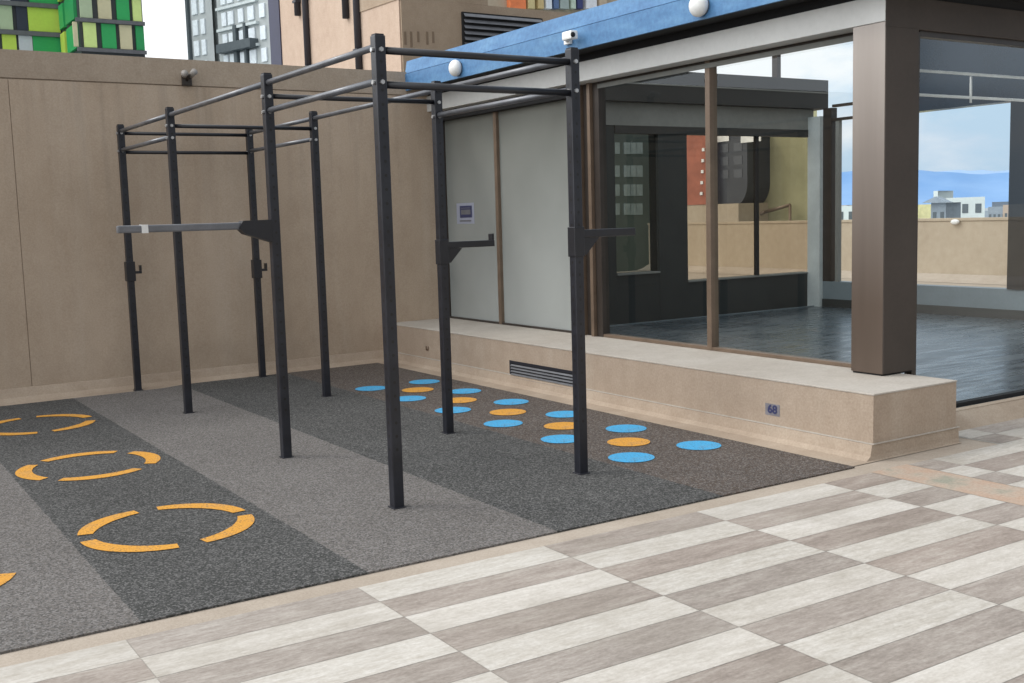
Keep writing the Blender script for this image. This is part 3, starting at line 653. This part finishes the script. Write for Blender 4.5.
for j in range(6):
    zb = z_slab+pitch*(j-1); rows = left_rows[j % 4]
    for c, a, b in rows + [(random.choice('LGBP'), -14-28*q, 0-28*q-4) for q in range(4)]:
        p0 = at_y(a, 30, Y1).x; p1 = at_y(b, 30, Y1).x
        bx('cladding_panel', 'clad_'+c, tw, p0, p1, Y1-.25, Y1-.02, zb+.30, zb+pitch-.18)
    bx('floor_slab', 'slab', tw, at_y(-160, 40, Y1).x, xc_-.02, Y1-.5, Y1-.26, zb-.17, zb+.24)
    zb = zsl2+p2*j; rows = right_rows[j % 4]
    for c, a, b in rows:
        p0 = at_y(a, 30, Y2).x; p1 = at_y(b, 30, Y2).x
        bx('cladding_panel', 'clad_'+c, tw, p0, p1, Y2-.25, Y2-.02, zb+.25, zb+p2-.18)
    bx('floor_slab', 'slab', tw, xc_-.4, xd+.05, Y2-.5, Y2-.26, zb-.15, zb+.18)
    for (c, a, b) in (('L', .10, .34), ('G', .45, .92)):
        if j % 2: c = {'L': 'G', 'G': 'D'}[c]
        bx('cladding_panel', 'clad_'+c, tw, xc_-.30, xc_-.01, Y1-(Y1-Y2)*b, Y1-(Y1-Y2)*a, zb+.25, zb+p2-.18)

gt = thing('grey_tower', 'pale grey office tower with bright windows above the back wall', 'building', at_d(220, 40, 100)*1.0)
gt.location.z = -30
M['tower_grey'] = paint('tower_grey', lin(.42, .45, .445), .7, 0, .1, .2); M['tower_dark'] = paint('tower_dark', lin(.08, .10, .11), .6); M['tower_line'] = paint('tower_white', lin(.62, .68, .68), .6)
def ground_pt(px, d): v = at_d(px, 45, d); return Vector((v.x, v.y, 0))
PA, PB, PC, PD = ground_pt(190, 103), ground_pt(214, 101), ground_pt(219, 100), ground_pt(271, 95)
away = Vector((.33, .94, 0))*14
bm = B()
foot = [PA, PB, PB+away*.1, PC+away*.1, PC, PD, PD+away, PA+away]
prism(bm, [(v.x, v.y) for v in foot], 'z', -29.9, 60); obj('wall', bm, 'tower_grey', gt)
def face_rect(bm, A, Bq, u0, u1, z0, z1, off):
    d = (Bq-A); n_ = Vector((d.y, -d.x, 0)).normalized()
    p = A+d*u0+n_*off; q = A+d*u1+n_*off; pi = A+d*u0+n_*.01; qi = A+d*u1+n_*.01
    vs = [bm.verts.new((v.x, v.y, z)) for z in (z0, z1) for v in (p, q, qi, pi)]
    for f in ((3, 2, 1, 0), (4, 5, 6, 7), (0, 1, 5, 4), (1, 2, 6, 5), (2, 3, 7, 6), (3, 0, 4, 7)): bm.faces.new([vs[i] for i in f])
def zof(px, py, d): return at_d(px, py, d).z
pz = zof(230, 15, 99)-zof(230, 36, 99); zw0 = zof(228, 47, 99)
ucol = [(5.5, 10), (12, 17.5), (22.5, 27.5), (32, 38), (43.5, 48.5)]
for j in range(-1, 6):
    for (a, b) in ucol:
        bm = B(); face_rect(bm, PC, PD, a/52, b/52, zw0+pz*j, zw0+pz*j+pz*.62, .15); obj('window', bm, 'pale_pane', gt)
    for (a, b) in ((5, 10), (13, 17)):
        bm = B(); face_rect(bm, PA, PB, a/24, b/24, zw0+pz*j-.2, zw0+pz*j+pz*.62, .15); obj('window', bm, 'pale_pane', gt)
    bm = B(); face_rect(bm, PC, PD, .02, .8, zw0+pz*j-pz*.24, zw0+pz*j-pz*.12, .3); obj('spandrel', bm, 'tower_line', gt)
bm = B(); face_rect(bm, PC, PD, 5.5/52, 40/52, zw0-pz*.30, zw0+pz*.10, .9); obj('dark_balcony', bm, 'tower_dark', gt)
bm = B(); face_rect(bm, PC, PD, 18.5/52, 21.5/52, -10, zw0+pz*.9, .4); obj('dark_strip', bm, 'tower_dark', gt)
bm = B(); face_rect(bm, PC, PD, 29/52, 31/52, -10, zw0+pz*.9, .4); obj('dark_strip', bm, 'tower_dark', gt)
bm = B(); face_rect(bm, PA, PB, 0, .09, -10, 60, .3); obj('dark_edge', bm, 'tower_dark', gt)

# ------------------------------------------------------------------ distant city and mountains (real depth)
def city(name, label, pxa, pxb, pyt, d, mat, roof=None, win=0):
    a = at_x(pxa, pyt, d); b = at_x(pxb, pyt, d); y0, y1 = min(a.y, b.y), max(a.y, b.y)
    t = thing(name, label, 'building', (d, (y0+y1)/2, -30), 'small houses on the skyline' if name == 'distant_house' else None)
    dp = 5; bm = B(); prism(bm, [(d, y0), (d+dp, y0*(d+dp)/d), (d+dp, y1+.5), (d, y1)], 'z', -29.9, a.z); w = obj('wall', bm, mat, t)
    if roof:
        bm = B(); prism(bm, [(y0-.6, a.z+.01), (y1+.6, a.z+.01), ((y0+y1)/2, a.z+.55)], 'x', d-.5, d+.2); obj('roof', bm, roof, t)
    for i in range(win):
        yy = y0+(y1-y0)*(i+.25)/win
        for q in range(3): bx('window', 'tower_dark', t, d-.05, d-.01, yy, yy+(y1-y0)*.45/win, a.z-1.9-q*3, a.z-.8-q*3)
M['house_a'] = paint('house_pale', lin(.50, .50, .47), .8); M['house_b'] = paint('house_warm', lin(.46, .37, .30), .8); M['house_c'] = paint('house_cool', lin(.32, .37, .42), .8)
M['off_white'] = paint('off_white', lin(.66, .72, .70), .7, 0, .08, .2); M['city_yellow'] = paint('pale_yellow', lin(.72, .66, .32), .7); M['city_grey'] = paint('city_grey', lin(.26, .30, .34), .7, 0, .2, .3); M['slate'] = paint('slate_roof', lin(.12, .15, .19), .7)
city('white_warehouse', 'long white flat-roofed building beyond the parapet', 946, 985, 198, 120, 'off_white', None, 3)
city('yellow_building', 'small pale yellow building left of the gabled house', 905, 931, 205, 90, 'city_yellow')
city('gabled_house', 'grey gabled house beside the white flat-roofed building', 931, 946, 203, 85, 'city_grey', 'house_c', 2)
city('water_tower', 'narrow white tower behind the grey gabled house', 933.5, 938, 191, 130, 'off_white')
city('grey_building', 'low grey building with dark windows right of the white one', 988, 1006, 207, 110, 'city_grey', None, 4)
city('slate_building', 'dark roofed building behind the low grey one', 992, 1018, 202, 170, 'slate', None, 2)
city('pale_building', 'pale building seen through the narrow gap by the column', 836, 856, 206, 120, 'off_white', None, 2)
city('pink_building', 'pale pinkish building at the right end of the skyline', 1003, 1026, 205, 100, 'cream_wall', None, 3)
rnd = random.Random(5)
for i in range(26):
    px = 832+ (rnd.random()*190); d = rnd.uniform(70, 260); wpx = rnd.uniform(4, 11); hgt = rnd.uniform(203.5, 211)
    if 944 < px < 986 and d < 125: d += 80
    city('distant_house', 'small pale house among the roofs beyond the parapet', px, px+wpx, hgt, d, rnd.choice(['house_a', 'house_b', 'house_c']))
def ridge(name, dist, base, amp, seed, mat):
    bm = B(); nA = 260; rows = []
    for i in range(nA+1):
        a = R(-25+140*i/nA)
        v = Vector((a*5+seed, seed*1.7, 0))
        h = base+amp*(noise.fractal(v, .8, 2.1, 6)+.35*noise.noise(Vector((a*1.7+seed, 3, 0))))
        h = max(h, 20)
        rows.append([bm.verts.new(((dist*s)*math.cos(a), (dist*s)*math.sin(a), z)) for s, z in ((.86, -30), (.93, h*.45+20*noise.noise(Vector((a*30, seed, 1)))), (1, h), (1.1, h*.5), (1.2, -30))])
    for i in range(nA):
        for j in range(4): bm.faces.new((rows[i][j], rows[i][j+1], rows[i+1][j+1], rows[i+1][j]))
    bmesh.ops.recalc_face_normals(bm, faces=bm.faces[:]); o = struct(name, bm, mat)
    for p in o.data.polygons: p.use_smooth = True
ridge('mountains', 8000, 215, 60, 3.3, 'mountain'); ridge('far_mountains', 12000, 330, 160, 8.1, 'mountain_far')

# ------------------------------------------------------------------ light
SUN_EL, SUN_AZ = R(42), math.atan2(.62, -.78)          # direction towards the sun
sd = Vector((math.cos(SUN_EL)*math.cos(SUN_AZ), math.cos(SUN_EL)*math.sin(SUN_AZ), math.sin(SUN_EL)))
sl = bpy.data.lights.new('sun', 'SUN'); sl.energy = 1.05; sl.angle = R(13); sl.color = (1, .96, .90)
so = bpy.data.objects.new('sun', sl); so.rotation_euler = sd.to_track_quat('Z', 'Y').to_euler(); COL.objects.link(so)
w = bpy.data.worlds.new('World'); sc.world = w; w.use_nodes = True; nt = w.node_tree; nt.nodes.clear()
def wn(t, **kw):
    n_ = nt.nodes.new(t)
    for a, b in kw.items(): setattr(n_, a, b)
    return n_
sky = wn('ShaderNodeTexSky', sky_type='NISHITA', sun_disc=False, sun_elevation=SUN_EL, sun_rotation=math.pi/2-SUN_AZ, air_density=1.3, dust_density=1.5)
tc = wn('ShaderNodeTexCoord'); sp = wn('ShaderNodeSeparateXYZ'); nt.links.new(tc.outputs['Generated'], sp.inputs[0])
mp = wn('ShaderNodeMapping'); mp.inputs['Scale'].default_value = (1, 1, 2.6); nt.links.new(tc.outputs['Generated'], mp.inputs[0])
nz = wn('ShaderNodeTexNoise'); nz.inputs['Scale'].default_value = 5.2; nz.inputs['Detail'].default_value = 7; nz.inputs['Roughness'].default_value = .55; nt.links.new(mp.outputs[0], nz.inputs['Vector'])
def wm(op, a, b):
    n_ = wn('ShaderNodeMath', operation=op)
    for i, v in ((0, a), (1, b)):
        if isinstance(v, bpy.types.NodeSocket): nt.links.new(v, n_.inputs[i])
        else: n_.inputs[i].default_value = v
    return n_.outputs[0]
bias = wm('MULTIPLY', wm('SUBTRACT', .74, sp.outputs[0]), .32)
cr = wn('ShaderNodeValToRGB'); cr.color_ramp.elements[0].position = .40; cr.color_ramp.elements[1].position = .58; nt.links.new(wm('ADD', nz.outputs[0], bias), cr.inputs[0])
nz2 = wn('ShaderNodeTexNoise'); nz2.inputs['Scale'].default_value = 5.5; nz2.inputs['Detail'].default_value = 6; nt.links.new(mp.outputs[0], nz2.inputs['Vector'])
cc = wn('ShaderNodeValToRGB'); cc.color_ramp.elements[0].position = .35; cc.color_ramp.elements[0].color = (8.2, 9.2, 10.8, 1); cc.color_ramp.elements[1].position = .6; cc.color_ramp.elements[1].color = (11.6, 11.9, 12.2, 1)
nt.links.new(wm('ADD', nz2.outputs[0], wm('MULTIPLY', bias, .8)), cc.inputs[0])
sk = wn('ShaderNodeMix', data_type='RGBA'); sk.inputs[0].default_value = .78; sk.inputs[7].default_value = (7.4, 10.0, 12.8, 1); nt.links.new(sky.outputs[0], sk.inputs[6])
mx = wn('ShaderNodeMix', data_type='RGBA'); nt.links.new(cr.outputs[0], mx.inputs[0]); nt.links.new(sk.outputs[2], mx.inputs[6]); nt.links.new(cc.outputs[0], mx.inputs[7])
gl = wn('ShaderNodeVectorMath', operation='SCALE'); nt.links.new(mx.outputs[2], gl.inputs[0])
nt.links.new(wm('ADD', 1.0, wm('MULTIPLY', wm('MAXIMUM', wm('SUBTRACT', .42, sp.outputs[0]), 0.0), 1.35)), gl.inputs['Scale'])
bg = wn('ShaderNodeBackground'); bg.inputs[1].default_value = .086; dk = wn('ShaderNodeVectorMath', operation='SCALE'); nt.links.new(gl.outputs[0], dk.inputs[0])
nt.links.new(wm('SUBTRACT', 1.0, wm('MULTIPLY', wm('MAXIMUM', wm('MULTIPLY', sp.outputs[1], -1.0), 0.0), .72)), dk.inputs['Scale'])
nt.links.new(dk.outputs[0], bg.inputs[0])
wo = wn('ShaderNodeOutputWorld'); nt.links.new(bg.outputs[0], wo.inputs[0])
sc.view_settings.view_transform = 'Standard'; sc.view_settings.look = 'None'; sc.view_settings.exposure = 0
sc.cycles.max_bounces = 8; sc.cycles.transparent_max_bounces = 12
